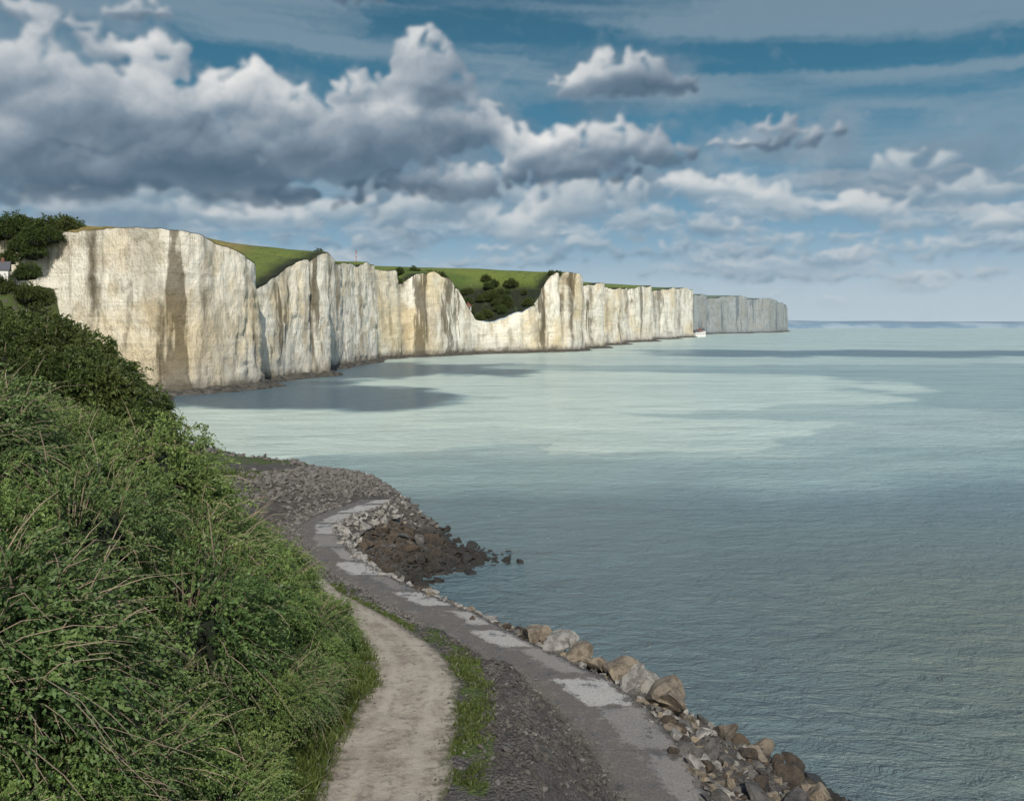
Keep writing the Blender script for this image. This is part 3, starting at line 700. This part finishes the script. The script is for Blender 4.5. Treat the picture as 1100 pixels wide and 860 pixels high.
# ---------------------------------------------------------------- sky backdrop with clouds (25 km away)
def sky():
    ax=np.concatenate([np.linspace(-1.45,-.67,50)[:-1],np.linspace(-.67,.67,1300),np.linspace(.67,1.45,50)[1:]])
    ex=np.concatenate([np.linspace(-.03,.0,3)[:-1],np.linspace(0,.385,420),np.linspace(.385,.75,40)[1:]])
    AZ,EL=np.meshgrid(ax,ex);uc=550+917*ax;vc=917*ex
    U=550+917*AZ;V_=917*EL
    def conv(u,v):
        a_=math.atan((u-550)/917);e_=math.atan((346-v)/917*math.cos(a_));return 550+917*a_,917*e_
    wu=(fbm(U/60,V_/50,3,201)-.5)*26+(fbm(U/17,V_/15,3,211)-.5)*11+(fbm(U/6,V_/6,3,231)-.5)*9
    wv=(fbm(U/60+9,V_/50,3,207)-.5)*18+(fbm(U/17+5,V_/15,3,217)-.5)*10+(fbm(U/6+3,V_/6,3,237)-.5)*8
    uu=U+wu;vv=V_+wv
    def cumulus(blobs,seed,dens):
        r=random.Random(seed);H=np.full(U.shape,-60.);A_=np.zeros(U.shape);TC=np.zeros(U.shape);TN=np.zeros(U.shape)
        for (u,v,ru,rv,tone) in blobs:
            cu,cv_=conv(u,v);n=int(ru*rv/60*dens)+26
            for k in range(n):
                rim=k%3==0
                rr=r.uniform(.7,.98) if rim else math.sqrt(r.random())*.8;an=r.uniform(0,6.283)
                dy=math.sin(an)*rr*rv
                if dy<0: dy*=.55
                px=cu+math.cos(an)*rr*ru;py=cv_+dy
                R=rv*(r.uniform(.12,.26) if rim else r.uniform(.24,.5)*(1.1-.4*rr))
                if rv<24: R*=1.35
                R=max(R,5)
                zc=rv*.75*math.sqrt(max(0,1-rr*rr))-R*.2+r.uniform(-.12,.12)*rv
                i0,i1=np.searchsorted(uc,[px-R-30,px+R+30]);j0,j1=np.searchsorted(vc,[py-R-24,py+R+24])
                if i1<=i0 or j1<=j0: continue
                sl=(slice(j0,j1),slice(i0,i1));ddx=uu[sl]-px;ddy=vv[sl]-py
                d2=ddx**2+(ddy/.88)**2;ins=d2<R*R
                hgt=zc+np.sqrt(np.maximum(R*R-d2,0));up=ins&(hgt>H[sl])
                H[sl]=np.where(up,hgt,H[sl]);TC[sl]=np.where(up,(vv[sl]-cv_)/rv,TC[sl]);TN[sl]=np.where(up,tone,TN[sl])
                A_[sl]=1-(1-A_[sl])*(1-np.clip((1-np.sqrt(d2)/R)*1.3,0,1)*.92)
        return H,A_,TC,TN
    big=[(25,100,80,44,-.04),(95,130,80,50,-.08),(60,190,120,44,-.12),(170,130,70,48,-.02),(215,175,110,50,-.12),(75,48,50,26,.04),(168,68,44,30,.10),(30,14,60,14,-.02),(150,14,40,13,.04),(262,104,54,36,.14),(310,130,60,40,.04),(350,165,80,46,-.02),(300,205,110,32,-.1),(392,98,42,28,.08),(425,150,80,48,-.04),(456,66,38,32,.08),(464,100,56,38,.02),(495,138,56,36,0),(470,198,90,28,-.06),(550,150,40,24,.12),(585,168,55,28,.08),(645,158,84,30,.06),(600,190,90,20,-.1),(718,168,40,24,0),(668,80,60,28,.04),(632,90,40,20,.10),(708,92,46,18,-.03),(670,98,80,12,-.08),(865,150,54,12,-.03),(835,132,26,12,-.02),(805,154,44,9,-.04),(345,-6,80,10,-.12),(0,165,60,54,-.1)]
    small=[(740,205,36,20,.20),(785,206,36,20,.22),(830,212,40,18,.18),(860,226,40,14,.10),(915,222,34,18,.20),(945,226,34,16,.18),(980,238,40,12,.10),(985,174,42,17,.0),(1040,202,60,16,.04),(1085,240,30,16,.26),(1060,208,46,14,.05),(530,240,34,24,.24),(565,246,40,26,.2),(600,222,50,28,.12),(650,214,50,24,.04),(690,236,44,18,.14),(640,262,80,14,.08),(240,236,60,18,.18),(310,240,60,18,.14),(380,232,70,24,.08),(450,225,50,26,.14),(90,225,130,24,0),(180,243,90,12,.12),(510,205,50,24,.10),(770,246,50,13,.12),(860,254,60,10,.10),(960,262,60,9,.10),(340,262,80,10,.10),(820,272,60,8,.08),(930,280,80,7,.06),(700,270,70,10,.08),(1050,268,50,8,.08),(560,278,80,7,.06),(760,292,90,6,.06),(900,300,90,5,.06),(1030,296,80,6,.06)]
    H,A1,TC,TN=cumulus(big,5,1.0);H2,A2,TC2,TN2=cumulus(small,9,1.2)
    du=np.gradient(U,axis=1);dv_=np.gradient(V_,axis=0)
    def shade(H,TC,TN,seed,sg,gain):
        lam=0
        for g_,w_ in((sg,.22),(sg*2.6,.38),(sg*6,.40)):
            Hb=blur(H,g_);gu=np.gradient(Hb,axis=1)/du;gv=np.gradient(Hb,axis=0)/dv_
            n=np.sqrt(gu*gu+gv*gv+1);lam=lam+w_*((gu*.40-gv*.80+.35)/n)
        crev=np.clip((blur(H,9)-H)/28,-.4,.5)
        wisp=(fbm((U+wu*1.5)/30,(V_+wv*1.5)/22,6,seed+3)-.5)
        lit=.32+gain*lam+.17*np.clip(blur(TC,7),-1,1)-.07*blur(crev,1.5)+blur(TN,12)*1.4+(fbm(U/120,V_/80,4,seed)-.5)*.45+.32*wisp
        return np.clip(lit,0,1)
    def ramp(x,stops):
        xs=[p for p,_ in stops];return np.concatenate([np.interp(x,xs,[c[i] for _,c in stops]) for i in range(3)],-1)
    lit=shade(H,TC,TN,401,2.8,.39)[...,None];lit2=shade(H2,TC2,TN2,411,2.4,.34)[...,None]
    cc=ramp(lit,[(0,(.085,.14,.20)),(.22,(.125,.185,.25)),(.42,(.21,.275,.345)),(.62,(.36,.415,.47)),(.82,(.59,.62,.64)),(1,(.79,.79,.78))])
    c2=ramp(lit2,[(0,(.15,.24,.33)),(.3,(.22,.32,.41)),(.6,(.38,.46,.52)),(.85,(.60,.64,.66)),(1,(.72,.73,.73))])
    e_=EL[...,None]
    base=ramp(e_,[(0,(.47,.57,.64)),(.04,(.40,.52,.61)),(.10,(.22,.38,.51)),(.18,(.10,.26,.39)),(.27,(.052,.18,.285)),(.38,(.042,.13,.215)),(.75,(.05,.15,.28))])
    ci=fbm(U/300+V_/260+wu/110,V_/30+U/700+wv/70,6,501);ca=sm(ci,.42,.68)*.58*sm(EL,.08,.2)
    base=base*(1-ca[...,None])+np.array([.27,.36,.43])*ca[...,None]
    sb=fbm((U+wu)/60,(V_+wv*.6)/20,6,511);left=sm(-U,-900,-500)
    sa=sm(sb,.40-.10*left,.64-.10*left)*sm(EL,.004,.03)*(1-sm(EL,.14,.20))*.68
    sc_=ramp((.5+(sb-fbm((U+wu+3)/60,(V_+5+wv*.6)/20,6,511))*1.8+.3*(fbm(U/140,V_/40,3,531)-.5))[...,None],[(.2,(.21,.30,.39)),(.48,(.33,.42,.50)),(.75,(.55,.59,.62)),(1,(.66,.67,.68))])
    base=base*(1-sa[...,None])+sc_*sa[...,None]
    veil=np.zeros(U.shape);wn=(fbm(U/40,V_/30,6,551)-.5)
    for (u,v,ru,rv,k_) in[(150,165,240,100,.85),(430,170,175,85,.75),(640,182,150,50,.65),(60,30,110,50,.45),(670,90,105,40,.5),(850,150,95,26,.6),(1000,185,130,40,.45)]:
        cu,cv_=conv(u,v);veil=np.maximum(veil,k_*(1-sm(np.hypot((uu-cu)/ru,(vv-cv_)/rv)+wn*1.0,.5,1.08)))
    vs_=ramp(fbm(uu/90,vv/50,6,541)[...,None],[(.3,(.14,.205,.28)),(.55,(.24,.32,.39)),(.75,(.40,.45,.51))])
    base=base*(1-veil[...,None])+vs_*veil[...,None]
    ew=(fbm((U+wu)/14,(V_+wv)/11,5,561)-.5)
    a2=blur(A2,2.6)+ew*.6*(A2<.985);a2=(sm(a2,.05,.95)*.85*(.4+.6*sm(TC2,-.9,.1)))[...,None];c=base*(1-a2)+c2*a2
    a1=blur(A1,2.4)+ew*.6*(A1<.985);a1=(sm(a1,.05,.9)*(.35+.65*sm(blur(TC,3),-.95,0)))[...,None];c=c*(1-a1)+cc*a1
    hz_=(1-sm(EL,.0,.085))[...,None]*.6;c=c*(1-hz_)+np.array([.48,.57,.63])*hz_
    c=np.stack([blur(c[...,i],.8) for i in range(3)],-1)
    R=25000.
    X=R*np.cos(EL)*np.sin(AZ);Y=R*np.cos(EL)*np.cos(AZ);Zz=R*np.sin(EL)+22
    me=mesh_np('sky',np.stack([X,Y,Zz],-1).reshape(-1,3),grid_faces(len(ex),len(ax)),True)
    ca_=me.color_attributes.new('radiance','FLOAT_COLOR','POINT')
    ca_.data.foreach_set('color',np.concatenate([c,np.ones(c.shape[:2]+(1,))],-1).astype(np.float32).ravel())
    m=bpy.data.materials.new('cloudy_sky');m.use_nodes=True;t=NT(m.node_tree);t.n.remove(t.n['Principled BSDF'])
    em=t.node('ShaderNodeEmission');t.put(em.inputs[0],t.attr('radiance','Color'))
    t.l.new(em.outputs[0],t.n['Material Output'].inputs[0])
    try: m.cycles.emission_sampling='NONE'
    except Exception as ex_: print(ex_)
    add('sky',me,m,kind='structure',label='blue sky with heavy broken grey cumulus clouds',category='sky')
sky()

# ---------------------------------------------------------------- light
SUN_EL=math.radians(40);sx,sy=.12,-.99
L=bpy.data.lights.new('sun','SUN');L.energy=3.9;L.angle=math.radians(.5);L.color=(1,.93,.82)
lo_=bpy.data.objects.new('sun',L);COL.objects.link(lo_)
to=Vector((sx*math.cos(SUN_EL),sy*math.cos(SUN_EL),math.sin(SUN_EL)));lo_.rotation_euler=to.to_track_quat('Z','Y').to_euler()
wd=bpy.data.worlds.new('World');scene.world=wd;wd.use_nodes=True;t=NT(wd.node_tree)
bg=t.n['Background'];bg.inputs[1].default_value=.11
sk=t.node('ShaderNodeTexSky');sk.sky_type='NISHITA';sk.sun_disc=False;sk.sun_elevation=SUN_EL;sk.sun_rotation=math.atan2(sx,sy)
t.put(bg.inputs[0],sk.outputs[0])

cam=bpy.data.cameras.new('camera');co=bpy.data.objects.new('camera',cam);COL.objects.link(co)
co.location=(0,0,22);co.rotation_euler=(math.radians(90),0,0);cam.lens=30;cam.sensor_width=36;cam.shift_y=-84/1100
cam.clip_start=.1;cam.clip_end=60000;scene.camera=co
scene.view_settings.view_transform='Standard';scene.view_settings.look='None';scene.view_settings.exposure=0
print('shrubs',ns,'rocks',len(cand))
